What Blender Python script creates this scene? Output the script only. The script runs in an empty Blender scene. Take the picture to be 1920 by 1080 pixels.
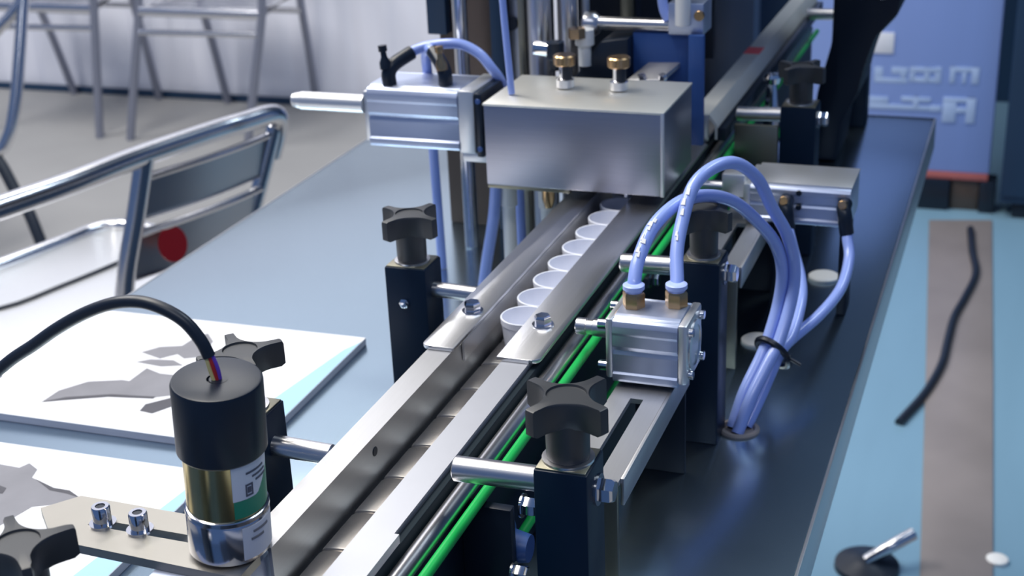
import bpy, bmesh, math, random
from mathutils import Vector, Matrix, Quaternion
random.seed(7)
S = 0.001                       # all measures below are millimetres; table top is z = 0
scene = bpy.context.scene
C = scene.collection
PI = math.pi

# ------------------------------------------------------------------ camera, world, lights, exposure
cam_d = bpy.data.cameras.new('camera')
cam_d.sensor_width = 36.0
cam_d.lens = 2653.78 / 1920 * 36
cam_d.clip_start = 0.02
cam_d.dof.use_dof = True
cam_d.dof.focus_distance = 0.69
cam_d.dof.aperture_fstop = 15
cam = bpy.data.objects.new('camera', cam_d)
C.objects.link(cam)
vy = Vector((1043.0, -1137.0, 2653.78)).normalized()
vz = -Vector((290.0, 6460.0, 2653.78)).normalized()
vx = vy.cross(vz)
rows = [Vector((vx[i], vy[i], vz[i])) for i in range(3)]
m = Matrix((rows[0], -rows[1], -rows[2])).transposed().to_4x4()
m.translation = Vector((0, 0, 0.440))
cam.matrix_world = m
scene.camera = cam

world = bpy.data.worlds.new('hall_light')
scene.world = world
world.use_nodes = True
bg = world.node_tree.nodes['Background']
bg.inputs[0].default_value = (0.24, 0.45, 1.0, 1)
bg.inputs[1].default_value = 0.19

def area(name, loc, rot, sx, sy, power, col):
    l = bpy.data.lights.new(name, 'AREA')
    l.shape = 'RECTANGLE'; l.size = sx * S; l.size_y = sy * S
    l.energy = power; l.color = col
    o = bpy.data.objects.new(name, l); C.objects.link(o)
    o.location = Vector(loc) * S; o.rotation_euler = rot
    return o
WARM = (1.0, 0.95, 0.86)
area('hall_lamp', (-1500, 900, 3200), (0, 0, 0), 1000, 2400, 92, WARM)
area('hall_lamp', (-3400, 1500, 3200), (0, 0, 0), 1000, 2400, 110, (1.0, 0.97, 0.93))
area('added_back_light', (-1750, 3300, 2700), (math.radians(-50), 0, 0), 1500, 350, 14, (1.0, 0.97, 0.92))  # added light without a known fixture, brightens knob tops and rails
area('hall_lamp', (200, -1300, 2500), (math.radians(-25), 0, 0), 2000, 500, 26, (0.92, 0.95, 1.0))
area('hall_lamp', (900, 2300, 3000), (0, 0, 0), 500, 1500, 25, (0.80, 0.92, 1.0))

vs = scene.view_settings
vs.view_transform = 'Standard'
vs.look = 'None'
vs.exposure = 0.40
vs.gamma = 1.0
vs.use_curve_mapping = False

# ------------------------------------------------------------------ materials
def mat(name, col, rough=0.5, metal=0.0, noise=0.0, scale=40.0, stretch=(1, 1, 1), bump=0.0, spec=0.5, alpha=None, trans=0.0, rvar=0.0, coat=0.0):
    mt = bpy.data.materials.new(name); mt.use_nodes = True
    nt = mt.node_tree; b = nt.nodes['Principled BSDF']
    b.inputs['Base Color'].default_value = (*col, 1)
    b.inputs['Roughness'].default_value = rough
    b.inputs['Metallic'].default_value = metal
    b.inputs['Specular IOR Level'].default_value = spec
    b.inputs['Transmission Weight'].default_value = trans
    b.inputs['Coat Weight'].default_value = coat
    if noise or bump or rvar:
        tc = nt.nodes.new('ShaderNodeTexCoord'); mp = nt.nodes.new('ShaderNodeMapping')
        mp.inputs['Scale'].default_value = stretch
        nz = nt.nodes.new('ShaderNodeTexNoise'); nz.inputs['Scale'].default_value = scale
        nz.inputs['Detail'].default_value = 4
        nt.links.new(tc.outputs['Object'], mp.inputs[0]); nt.links.new(mp.outputs[0], nz.inputs['Vector'])
        if noise:
            mx = nt.nodes.new('ShaderNodeMix'); mx.data_type = 'RGBA'
            mx.inputs[6].default_value = (*[max(0, c * (1 - noise)) for c in col], 1)
            mx.inputs[7].default_value = (*[min(1, c * (1 + noise)) for c in col], 1)
            nt.links.new(nz.outputs['Fac'], mx.inputs[0]); nt.links.new(mx.outputs[2], b.inputs['Base Color'])
        if rvar:
            mr = nt.nodes.new('ShaderNodeMapRange')
            mr.inputs[3].default_value = max(0.02, rough - rvar); mr.inputs[4].default_value = rough + rvar
            nt.links.new(nz.outputs['Fac'], mr.inputs[0]); nt.links.new(mr.outputs[0], b.inputs['Roughness'])
        if bump:
            bp = nt.nodes.new('ShaderNodeBump'); bp.inputs['Strength'].default_value = bump
            bp.inputs['Distance'].default_value = 0.0006
            nt.links.new(nz.outputs['Fac'], bp.inputs['Height']); nt.links.new(bp.outputs[0], b.inputs['Normal'])
    return mt

M = {}
M['table'] = mat('brushed_table_steel', (0.41, 0.525, 0.61), 0.22, 1.0, noise=0.06, scale=6, rvar=0.05)
M['table_edge'] = mat('table_edge_steel', (0.55, 0.57, 0.60), 0.35, 1.0)
M['steel'] = mat('brushed_steel', (0.66, 0.665, 0.69), 0.30, 1.0, noise=0.05, scale=30, stretch=(30, 1, 30), bump=0.08)
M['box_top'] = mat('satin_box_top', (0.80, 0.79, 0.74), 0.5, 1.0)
M['plate_steel'] = mat('satin_plate_steel', (0.36, 0.345, 0.315), 0.42, 1.0, noise=0.06, scale=30)
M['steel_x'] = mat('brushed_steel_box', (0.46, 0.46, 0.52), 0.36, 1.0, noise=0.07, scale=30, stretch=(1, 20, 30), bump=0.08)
M['rail'] = mat('satin_rail_steel', (0.60, 0.60, 0.61), 0.42, 1.0, noise=0.04, scale=40, stretch=(20, 1, 20))
M['rail_white'] = mat('satin_white_rail', (0.56, 0.57, 0.61), 0.45, 0.8, noise=0.03, scale=60)
M['pale_rail'] = mat('pale_guide_plastic', (0.62, 0.61, 0.57), 0.45)
M['chain'] = mat('chain_steel', (0.62, 0.575, 0.53), 0.33, 1.0, noise=0.08, scale=60, stretch=(1, 8, 1))
M['chrome'] = mat('polished_chrome', (0.80, 0.80, 0.83), 0.12, 1.0)
M['chrome_soft'] = mat('ground_steel_shaft', (0.70, 0.69, 0.70), 0.28, 1.0)
M['alu'] = mat('extruded_aluminium', (0.52, 0.58, 0.74), 0.40, 0.85, noise=0.03, scale=30, stretch=(1, 20, 20))
M['alu_light'] = mat('machined_aluminium', (0.78, 0.79, 0.80), 0.36, 0.85)
M['chair_alu'] = mat('polished_aluminium_tube', (0.72, 0.72, 0.74), 0.20, 1.0)
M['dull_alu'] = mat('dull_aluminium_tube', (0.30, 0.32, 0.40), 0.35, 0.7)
M['chair_slat'] = mat('aluminium_slat', (0.46, 0.47, 0.50), 0.34, 1.0)
M['black'] = mat('black_plastic', (0.006, 0.012, 0.024), 0.34, 0.0, noise=0.3, scale=60, bump=0.1)
M['post'] = mat('black_anodised_post', (0.002, 0.011, 0.030), 0.38, 0.0, noise=0.25, scale=25, spec=0.28)
M['knob'] = mat('black_star_knob_plastic', (0.024, 0.027, 0.032), 0.45, 0.0, spec=0.7)
M['rubber'] = mat('black_cable_rubber', (0.010, 0.016, 0.028), 0.38)
M['dark'] = mat('dark_machine_paint', (0.005, 0.010, 0.022), 0.42, spec=0.35)
M['matte_dark'] = mat('matte_dark_strip', (0.012, 0.022, 0.030), 0.7, spec=0.2)
M['navy'] = mat('navy_panel', (0.008, 0.035, 0.085), 0.5, noise=0.15, scale=4)
M['blue_paint'] = mat('blue_machine_paint', (0.03, 0.085, 0.28), 0.4)
M['brown'] = mat('dark_bronze_panel', (0.12, 0.09, 0.075), 0.35, 0.6)
M['green'] = mat('green_round_belt', (0.012, 0.42, 0.085), 0.32)
M['white_cup'] = mat('white_plastic_cup', (0.80, 0.82, 0.90), 0.38)
M['white'] = mat('white_plastic', (0.82, 0.82, 0.80), 0.4)
M['tube'] = mat('pale_blue_air_tube', (0.30, 0.41, 0.86), 0.28, noise=0.05, scale=20, coat=0.3)
M['tube_collar'] = mat('pale_blue_release_collar', (0.42, 0.52, 0.92), 0.35)
M['brass'] = mat('brass', (0.62, 0.40, 0.20), 0.26, 1.0)
M['can'] = mat('yellow_passivated_motor_can', (0.60, 0.50, 0.24), 0.22, 1.0, noise=0.18, scale=35)
M['gearbox'] = mat('chrome_gearbox', (0.70, 0.70, 0.74), 0.14, 1.0)
M['sticker'] = mat('white_sticker', (0.74, 0.76, 0.82), 0.5, noise=0.05, scale=80)
M['sticker_green'] = mat('green_sticker', (0.010, 0.27, 0.15), 0.4)
M['ink'] = mat('dark_print', (0.08, 0.09, 0.13), 0.6)
M['red'] = mat('red_sticker', (0.42, 0.008, 0.015), 0.45)
M['pink_red'] = mat('light_red_tape', (0.95, 0.13, 0.14), 0.5)
M['paper'] = mat('glossy_white_paper', (0.76, 0.77, 0.81), 0.6, spec=0.3)
M['paper_blue'] = mat('pale_blue_print', (0.36, 0.58, 0.80), 0.6, spec=0.3)
M['print_grey'] = mat('grey_print', (0.22, 0.22, 0.245), 0.6, spec=0.3, noise=0.25, scale=30)
M['print_dark'] = mat('dark_grey_print', (0.075, 0.075, 0.09), 0.6, spec=0.3, noise=0.3, scale=40)
M['paper_edge'] = mat('paper_stack_edge', (0.42, 0.43, 0.52), 0.6, noise=0.15, scale=400, stretch=(0.05, 0.05, 1))
M['drape'] = mat('white_wall_cloth', (0.73, 0.75, 0.84), 0.8, noise=0.05, scale=3, stretch=(4, 1, 0.3))
M['floor'] = mat('grey_floor', (0.27, 0.27, 0.27), 0.55, noise=0.10, scale=5)
M['teal'] = mat('teal_painted_reflection', (0.18, 0.32, 0.43), 0.30, noise=0.10, scale=3, stretch=(4, 0.6, 1))  # the board's blue reflection is put into this floor colour
M['banner'] = mat('light_blue_board', (0.25, 0.36, 0.72), 0.5, noise=0.06, scale=3, stretch=(6, 1, 0.4))
M['banner_pale'] = mat('pale_board_print', (0.36, 0.48, 0.72), 0.5, noise=0.06, scale=20)
M['banner_red'] = mat('red_board_strip', (0.45, 0.13, 0.12), 0.5, noise=0.3, scale=8)
M['beige'] = mat('beige_grommet_and_reflection', (0.23, 0.205, 0.20), 0.4, noise=0.35, scale=4)  # grommet colour; on the floor strip it stands in for a reflection
M['olive'] = mat('olive_steel_plate', (0.34, 0.32, 0.24), 0.35, 1.0)
M['wire_y'] = mat('yellow_wire', (0.85, 0.70, 0.28), 0.4)
M['wire_r'] = mat('red_wire', (0.6, 0.03, 0.03), 0.4)
M['wire_p'] = mat('purple_wire', (0.18, 0.07, 0.55), 0.4)
M['tie'] = mat('black_cable_tie', (0.006, 0.009, 0.02), 0.35)

# ------------------------------------------------------------------ mesh helpers (mm)
class MB:
    def __init__(s):
        s.v = []; s.f = []
    def add(s, vs_, fs):
        n = len(s.v); s.v += [Vector(p) for p in vs_]; s.f += [[i + n for i in f] for f in fs]; return s
    def box(s, x0, x1, y0, y1, z0, z1, bev=0.0):
        if bev <= 0:
            v = [(x, y, z) for x in (x0, x1) for y in (y0, y1) for z in (z0, z1)]
            f = [(0, 1, 3, 2), (4, 6, 7, 5), (0, 4, 5, 1), (2, 3, 7, 6), (0, 2, 6, 4), (1, 5, 7, 3)]
            return s.add(v, f)
        bm = bmesh.new(); bmesh.ops.create_cube(bm, size=1)
        for q in bm.verts:
            q.co = Vector(((x0 + x1) / 2 + q.co.x * (x1 - x0), (y0 + y1) / 2 + q.co.y * (y1 - y0), (z0 + z1) / 2 + q.co.z * (z1 - z0)))
        bmesh.ops.bevel(bm, geom=bm.edges[:], offset=bev, segments=2, affect='EDGES', profile=0.5)
        return s.bm(bm)
    def bm(s, bm):
        bm.verts.ensure_lookup_table()
        s.add([q.co.copy() for q in bm.verts], [[q.index for q in f.verts] for f in bm.faces]); bm.free(); return s
    def frame(s, a, b):
        a, b = Vector(a), Vector(b); d = (b - a)
        q = Vector((0, 0, 1)).rotation_difference(d.normalized())
        return a, d.length, q
    def lathe(s, a, b, prof, n=28, caps=True):
        """profile [(t mm along axis a->b, radius)]"""
        a, L, q = s.frame(a, b); v = []; f = []
        for t, r in prof:
            for k in range(n):
                w = 2 * PI * k / n
                v.append(a + q @ Vector((r * math.cos(w), r * math.sin(w), t)))
        for i in range(len(prof) - 1):
            for k in range(n):
                k2 = (k + 1) % n
                f.append((i * n + k, i * n + k2, (i + 1) * n + k2, (i + 1) * n + k))
        if caps:
            f.append(tuple(reversed(range(n)))); f.append(tuple(range((len(prof) - 1) * n, len(prof) * n)))
        return s.add(v, f)
    def cyl(s, a, b, r, n=24, bev=0.4):
        L = (Vector(b) - Vector(a)).length
        e = min(bev, r * 0.3, L * 0.3)
        return s.lathe(a, b, [(0, r - e), (e, r), (L - e, r), (L, r - e)], n)
    def prism(s, poly, ext, bev=0.0):
        """poly: 3-D points of a planar outline; ext: extrusion vector"""
        ext = Vector(ext); n = len(poly)
        p = [Vector(q) for q in poly]
        bm = bmesh.new()
        lo = [bm.verts.new(q) for q in p]; hi = [bm.verts.new(q + ext) for q in p]
        bm.faces.new(lo); bm.faces.new(list(reversed(hi)))
        for i in range(n):
            j = (i + 1) % n
            bm.faces.new((lo[j], lo[i], hi[i], hi[j]))
        bmesh.ops.recalc_face_normals(bm, faces=bm.faces[:])
        if bev > 0:
            bmesh.ops.bevel(bm, geom=bm.edges[:], offset=bev, segments=2, affect='EDGES', profile=0.5)
        return s.bm(bm)
    def tube(s, pts, r, n=14, sub=8, caps=True):
        p = catmull([Vector(q) for q in pts], sub); v = []; f = []
        t = (p[1] - p[0]).normalized()
        up = Vector((0, 0, 1)) if abs(t.z) < 0.9 else Vector((1, 0, 0))
        u = t.cross(up).normalized()
        for i, c in enumerate(p):
            t = (p[min(i + 1, len(p) - 1)] - p[max(i - 1, 0)]).normalized()
            u = (u - t * u.dot(t)).normalized(); w = t.cross(u)
            for k in range(n):
                a = 2 * PI * k / n
                v.append(c + (u * math.cos(a) + w * math.sin(a)) * r)
        for i in range(len(p) - 1):
            for k in range(n):
                k2 = (k + 1) % n
                f.append((i * n + k, i * n + k2, (i + 1) * n + k2, (i + 1) * n + k))
        if caps:
            f.append(tuple(reversed(range(n)))); f.append(tuple(range((len(p) - 1) * n, len(p) * n)))
        return s.add(v, f)
    def hexbolt(s, base, axis, r, h, washer=True):
        a = Vector(base); d = Vector(axis).normalized()
        t = 0.0
        if washer:
            s.lathe(a, a + d, [(0, r * 1.25), (1.0, r * 1.25)], 20); t = 1.0
        s.lathe(a + d * t, a + d * (t + 1), [(0, r * 0.96), (h * 0.15, r), (h * 0.8, r), (h, r * 0.82)], 6)
        return s

def catmull(p, sub):
    if len(p) == 2:
        return [p[0].lerp(p[1], i / sub) for i in range(sub + 1)]
    q = [p[0] * 2 - p[1]] + p + [p[-1] * 2 - p[-2]]
    out = []
    for i in range(1, len(q) - 2):
        a, b, c, d = q[i - 1:i + 3]
        for k in range(sub):
            t = k / sub
            out.append(0.5 * ((2 * b) + (c - a) * t + (2 * a - 5 * b + 4 * c - d) * t * t + (3 * b - a - 3 * c + d) * t ** 3))
    out.append(p[-1]); return out

def obj(name, mb, material, parent=None, org=None, smooth=True, label=None):
    """mesh object; coordinates are world mm, stored relative to the thing's origin"""
    o0 = Vector(org) if org is not None else Vector(parent['_o']) if parent is not None and '_o' in parent else Vector((0, 0, 0))
    me = bpy.data.meshes.new(name)
    me.from_pydata([tuple((p - o0) * S) for p in mb.v], [], mb.f)
    bm = bmesh.new(); bm.from_mesh(me); bmesh.ops.recalc_face_normals(bm, faces=bm.faces[:]); bm.to_mesh(me); bm.free()
    if smooth:
        me.polygons.foreach_set('use_smooth', [True] * len(me.polygons))
        me.set_sharp_from_angle(angle=math.radians(38))
    me.materials.append(material)
    o = bpy.data.objects.new(name, me); C.objects.link(o)
    if parent is not None:
        o.parent = parent
    else:
        o.location = o0 * S
    o['_o'] = tuple(o0)
    if label: o['label'] = label
    return o

def thing(name, label, cat, base, group=None):
    o = bpy.data.objects.new(name, None); C.objects.link(o)
    o.empty_display_size = 0.01
    o.location = Vector(base) * S; o['_o'] = tuple(base)
    o['label'] = label; o['category'] = cat
    if group: o['group'] = group
    return o
def tag(o, label, cat, group=None):
    o['label'] = label; o['category'] = cat
    if group: o['group'] = group
    return o
def struct(name, mb, material, org=(0, 0, 0)):
    o = obj(name, mb, material, org=org); o['kind'] = 'structure'; return o
def dup(root, base, label, group=None, rotz=None):
    r = root.copy(); C.objects.link(r); r.location = Vector(base) * S; r['_o'] = tuple(base)
    r['label'] = label
    if group: r['group'] = group
    if rotz is not None: r.rotation_euler = (0, 0, rotz)
    for ch in list(root.children):
        c = ch.copy(); C.objects.link(c); c.parent = r
        for g in ch.children:
            d = g.copy(); C.objects.link(d); d.parent = c
    return r
def patch(cx, cy, r, a0, a1, z0, z1, n=14, top=None):
    """curved sheet lying on an upright cylinder (degrees)"""
    mb = MB(); v = []; f = []
    for i in range(n + 1):
        a = math.radians(a0 + (a1 - a0) * i / n)
        zz1 = z1 if top is None else top(i / n)
        for rr in (r, r + 0.25):
            v += [(cx + rr * math.cos(a), cy + rr * math.sin(a), z0 if not callable(z0) else z0(i / n)), (cx + rr * math.cos(a), cy + rr * math.sin(a), zz1)]
    for i in range(n):
        b = i * 4; c = b + 4
        f += [(b, c, c + 1, b + 1), (b + 2, b + 3, c + 3, c + 2), (b + 1, c + 1, c + 3, b + 3), (b, b + 2, c + 2, c)]
    f += [(0, 1, 3, 2), (n * 4, n * 4 + 2, n * 4 + 3, n * 4 + 1)]
    return mb.add(v, f)

# ------------------------------------------------------------------ the setting
FL = -700
struct('floor', MB().box(-7000, 4000, -1500, 6000, FL - 40, FL), M['floor'])
struct('painted_floor_reflection', MB().box(-235, 1500, 900, 6000, FL, FL + 3), M['teal'])  # teal sheet painted in place of the board's reflection on the floor
wb = MB(); v = []; f = []; nx = 260
for i in range(nx + 1):
    x = -6500 + 5700 * i / nx
    y = 3885 + 7 * math.sin(x * 0.031) + 5 * math.sin(x * 0.083 + 1.3) + 4 * math.sin(x * 0.013)
    v += [(x, y, FL), (x, y, 3000), (x, 3930, FL), (x, 3930, 3000)]
for i in range(nx):
    b = i * 4; c = b + 4
    f += [(b, c, c + 1, b + 1), (b + 2, b + 3, c + 3, c + 2), (b + 1, c + 1, c + 3, b + 3)]
struct('wall_back', wb.add(v, f), M['drape'])
struct('wall_right', MB().box(-790, 3500, 4300, 4360, FL, 4200), M['navy'])
struct('wall_foot_shadow', MB().box(-6500, -800, 3862, 3872, FL, FL + 22), M['navy'])  # dark strip painted in as the shadow along the wall's foot

# ------------------------------------------------------------------ machine table
TX0, TX1, TY0, TY1 = -688, -92, 120, 1578
t = thing('machine_table', 'brushed stainless steel machine worktop with a thin folded rim', 'table', ((TX0 + TX1) / 2, 850, FL))
obj('table_top', MB().box(TX0, TX1 - 2, TY0, TY1, -6, 0, 0.8), M['table'], t)
obj('rim', MB().box(TX1 - 2, TX1, TY0, TY1, -34, 0.6, 0.4), M['table_edge'], t)
obj('rim', MB().box(TX0 - 1.5, TX0, TY0, TY1, -34, 0.2, 0.4), M['table_edge'], t)
obj('rim', MB().box(TX0, TX1, TY1, TY1 + 2, -34, 0.4, 0.4), M['dark'], t)
obj('cabinet', MB().box(TX0 + 60, TX1 - 260, TY0 + 60, TY1 - 60, FL + 60, -6, 2), M['navy'], t)
for x in (TX0 + 90, TX1 - 290):
    for y in (TY0 + 90, TY1 - 90):
        obj('foot', MB().lathe((x, y, FL), (x, y, FL + 60), [(0, 24), (8, 26), (14, 14), (60, 12)], 16), M['black'], t)
# flat round discs lying on the table
for (x, y, r, lab) in ((-141.7, 1085.7, 12.5, 'white round disc on the table below the slanting pale tube'),
                       (-170, 949.4, 12, 'white round disc on the table beside the black cable tie'),
                       (-194.1, 1122.4, 12, 'pale round disc on the table behind the arching tubes')):
    o = obj('table_disc', MB().lathe((x, y, 0), (x, y, 4), [(0, r), (1.5, r), (2.6, r - 1.6), (2.8, r * 0.5)], 28), M['white'], org=(x, y, 0))
    tag(o, lab, 'cap', 'white discs on the table')  # flat white discs, not known to be caps

# ------------------------------------------------------------------ conveyor
cv = thing('conveyor', 'narrow steel chain conveyor with folded side rails crossing the table', 'conveyor', (-280, 800, 0))
CY0, CY1 = 300, 1640
lr = obj('side_rail', MB().prism([(-311, 463, 98.4), (-311, 463, 100), (-296, 463, 100), (-296, 463, 62), (-297.6, 463, 62), (-297.6, 463, 98.4)], (0, 1190 - 463, 0)), M['rail'], cv)
obj('rail_hole', MB().cyl((-296.3, 570, 91.5), (-295.6, 570, 91.5), 2.6, 16), M['black'], lr)
rr = obj('side_rail', MB().prism([(-264, CY0, 98.4), (-264, CY0, 100), (-248, CY0, 100), (-248, CY0, 40), (-249.6, CY0, 40), (-249.6, CY0, 98.4)], (0, CY1 - CY0, 0)), M['rail_white'], cv)
obj('rail_lip', MB().prism([(-250, CY0, 100), (-250, CY0, 101.5), (-244.5, CY0, 101.5), (-244.5, CY0, 92), (-246, CY0, 92), (-246, CY0, 100)], (0, 487 - CY0, 0)), M['rail_white'], rr)
obj('wear_strip', MB().box(-247.8, -244, 300, CY1, 84, 97, 0.6), M['matte_dark'], cv)
obj('bed', MB().box(-295.5, -250, CY0, 1190, 44, 71, 0.5), M['dark'], cv)
for y in (420, 860, 1160):
    obj('foot', MB().box(-292, -253, y - 15, y + 15, 0, 44, 0.6), M['dark'], cv)
# chain links: curled flat-top plates
lk = MB(); v = []; f = []
prof = [(-15, -3), (-14.4, -1.2), (-12.5, 0), (-6, 0.9), (1, 1.2), (8, 1.0), (12.5, 0.2), (14.4, -1.2), (15, 0.5)]
ys = [(-16.9, -1.6), (-16.3, -0.3), (-15, 0), (15, 0), (16.4, -0.4), (16.9, -1.6)]
for (yy, dz) in ys:
    for (xx, zz) in prof: v.append((xx, yy, zz + dz))
np_ = len(prof)
for i in range(len(ys) - 1):
    for k in range(np_ - 1): f.append((i * np_ + k, i * np_ + k + 1, (i + 1) * np_ + k + 1, (i + 1) * np_ + k))
lk.add(v, f)
lk.prism([(-4, 15, -3), (-3, 15, 0.2), (-2, 19.5, -0.6), (6, 19.5, -0.4), (7, 15, 0.2), (8, 15, 0.5)], (0, 0, -2.2))
link0 = None
for k in range(22):
    y = 483.5 - 34.9 + 34.9 * k
    if link0 is None:
        link0 = obj('chain_link', lk, M['chain'], cv, org=(0, 0, 0)); link0.location = (Vector((-278.5, y, 77)) - Vector((-280, 800, 0))) * S
    else:
        o = link0.copy(); C.objects.link(o); o.parent = cv; o.location = (Vector((-278.5, y, 77)) - Vector((-280, 800, 0))) * S
# guide plates on top of the rails
def rounded(x0, x1, y0, y1, r, corners):
    pts = []
    for (cx, cy, a0, key) in ((x0 + r, y0 + r, 180, 'a'), (x1 - r, y0 + r, 270, 'b'), (x1 - r, y1 - r, 0, 'c'), (x0 + r, y1 - r, 90, 'd')):
        if key in corners:
            for k in range(5):
                a = math.radians(a0 + 90 * k / 4); pts.append((cx + r * math.cos(a), cy + r * math.sin(a)))
        else:
            a = math.radians(a0 + 45); pts.append((cx + r * math.sqrt(2) * math.cos(a), cy + r * math.sqrt(2) * math.sin(a)))
    return pts
gl = obj('guide_plate', MB().prism([(x, y, 100.1) for x, y in rounded(-315, -294.5, 675, 1100, 5, 'a')], (0, 0, 2.4), 0.3), M['steel'], cv)
gr = obj('guide_plate', MB().prism([(x, y, 100.1) for x, y in rounded(-267, -242, 671, 1100, 6, 'b')], (0, 0, 2.4), 0.3), M['steel'], cv)
obj('guide_lip', MB().box(-295.6, -294.3, 690, 1100, 88, 100.1), M['steel'], gl)
obj('bolt', MB().hexbolt((-303.5, 728, 102.5), (0, 0, 1), 5.2, 5.5), M['chrome'], gl)
obj('bolt', MB().hexbolt((-255.5, 719, 102.5), (0, 0, 1), 5.2, 5.5), M['chrome'], gr)
# shaft and green drive belt beside the rail
obj('shaft', MB().cyl((-238, CY0, 90.5), (-238, CY1 - 40, 90.5), 4.6, 20), M['chrome_soft'], cv)
obj('drive_belt', MB().cyl((-229, CY0, 88.3), (-229, CY1 - 40, 88.3), 2.7, 16), M['green'], cv, label='bright green round drive belt')
obj('drive_belt', MB().cyl((-227, CY0, 40), (-227, CY1 - 40, 40), 2.7, 16), M['green'], cv, label='green return run of the belt')
obj('side_frame', MB().box(-246, -240, CY0, CY1, 6, 80, 0.6), M['dark'], cv)
for (y, z) in ((463, 83), (905, 60), (1230, 60)):
    obj('bolt', MB().hexbolt((-243.5 if z > 80 else -240, y, z), (1, 0, 0), 5, 6), M['chrome'], cv)
# idler pulley and bolts low behind the front clamp post
pl = obj('idler_pulley', MB().lathe((-240, 560, 55), (-200, 560, 55), [(0, 9), (8, 9), (10, 14), (14, 11), (18, 14), (20, 9), (30, 7)], 24), M['blue_paint'], cv)
obj('bolt', MB().hexbolt((-214, 562, 78), (1, 0, 0), 5, 7), M['chrome'], cv)
obj('bolt', MB().hexbolt((-214, 545, 50), (1, 0, 0), 4.6, 7), M['chrome'], cv)
obj('idler_bracket', MB().box(-240, -214, 546, 552, 8, 84, 0.8), M['dark'], cv)

# far guide rail beyond the steel box, with its red mark
fr = thing('far_guide_rail', 'pale folded guide rail running off behind the steel box with a red mark', 'guide rail', (-250, 1350, 100))
FY0, FY1 = 1108, 1640
obj('rail_body', MB().prism([(-258, FY0, 123), (-258, FY0, 125), (-243, FY0, 125), (-236, FY0, 116), (-236, FY0, 104), (-238, FY0, 104), (-238, FY0, 115), (-244, FY0, 123)], (0, FY1 - FY0, 0)), M['pale_rail'], fr)
obj('under_rail', MB().box(-236, -229, FY0, FY1, 103, 114, 0.6), M['black'], fr)
obj('end_plate', MB().box(-260, -243, FY0 - 3, FY0, 103, 125, 0.5), M['rail'], fr)
obj('end_bolt', MB().cyl((-251, FY0 - 5, 114), (-251, FY0 - 2.5, 114), 3, 12), M['dark'], fr)
obj('red_mark', MB().box(-258.2, -242.8, 1325, 1352, 125, 125.3), M['pink_red'], fr, label='light red tape mark')

# ------------------------------------------------------------------ cups on the chain
cup = MB(); n = 40
pr = [(0.0, 0.1), (0.0, 12.4), (0.8, 13.2), (14.2, 14.4), (14.6, 14.9), (18.4, 15.0), (18.8, 14.6), (18.6, 13.9), (14, 13.4), (2.4, 12.0), (2.0, 0.1)]
cup.lathe((0, 0, 0), (0, 0, 1), pr, n)
cup0 = obj('cup', cup, M['white_cup'], org=(0, 0, 0))
words = ['first', 'second', 'third', 'fourth', 'fifth', 'sixth', 'seventh', 'eighth', 'ninth', 'tenth']
for k in range(9):
    y = 742 + 30.4 * k
    o = cup0 if k == 0 else cup0.copy()
    if k: C.objects.link(o)
    o.location = Vector((-275.2, y, 78.2)) * S
    tag(o, 'frontmost white plastic cup standing open on the conveyor chain' if k == 0 else
        f'white plastic cup on the conveyor, {words[k]} of the row counted from the open end', 'cup', 'white cups in a row on the conveyor')

# ------------------------------------------------------------------ clamp posts with star knobs
def star(r_out, r_cut, d_cut, nl, n=90, rot=0.0):
    pts = []
    for k in range(n):
        a = 2 * PI * k / n
        r = r_out
        for j in range(nl):
            da = (a - rot - 2 * PI * j / nl + PI) % (2 * PI) - PI
            if abs(math.sin(da)) * d_cut < r_cut and math.cos(da) > 0:
                r = min(r, d_cut * math.cos(da) - math.sqrt(r_cut ** 2 - (d_cut * math.sin(da)) ** 2))
        pts.append((r * math.cos(a), r * math.sin(a)))
    return pts
def knob_parts(root, cx, cy, z, R, rot):
    """star knob standing on height z"""
    ol = star(R, R * 0.705, R * 1.145, 4, n=120, rot=rot)
    mb = MB(); v = []; f = []; n = len(ol)
    rings = [(0.90, 18.5), (1.0, 20), (1.0, 30.6), (0.985, 31.6), (0.95, 32)]
    for sc, h in rings:
        for x, y in ol: v.append((cx + x * sc, cy + y * sc, z + h))
    for k in range(n):                       # dish in the middle of the top
        a = math.atan2(ol[k][1], ol[k][0]); v.append((cx + R * 0.40 * math.cos(a), cy + R * 0.40 * math.sin(a), z + 32.0))
    for k in range(n):
        a = math.atan2(ol[k][1], ol[k][0]); v.append((cx + R * 0.385 * math.cos(a), cy + R * 0.385 * math.sin(a), z + 31.0))
    nr = len(rings) + 2
    for i in range(nr - 1):
        for k in range(n):
            k2 = (k + 1) % n
            f.append((i * n + k, i * n + k2, (i + 1) * n + k2, (i + 1) * n + k))
    f.append(tuple(range((nr - 1) * n, nr * n))); f.append(tuple(reversed(range(n))))
    kb = obj('knob', mb.add(v, f), M['knob'], root)
    obj('knob_hub', MB().lathe((cx, cy, z), (cx, cy, z + 20), [(0, R * .40), (2.5, R * .43), (20, R * .44)], 28), M['knob'], kb)
    obj('washer', MB().lathe((cx, cy, z - 0.2), (cx, cy, z + 2), [(0, R * .52), (1.2, R * .52), (1.5, R * .4)], 24), M['chrome_soft'], kb)
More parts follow.
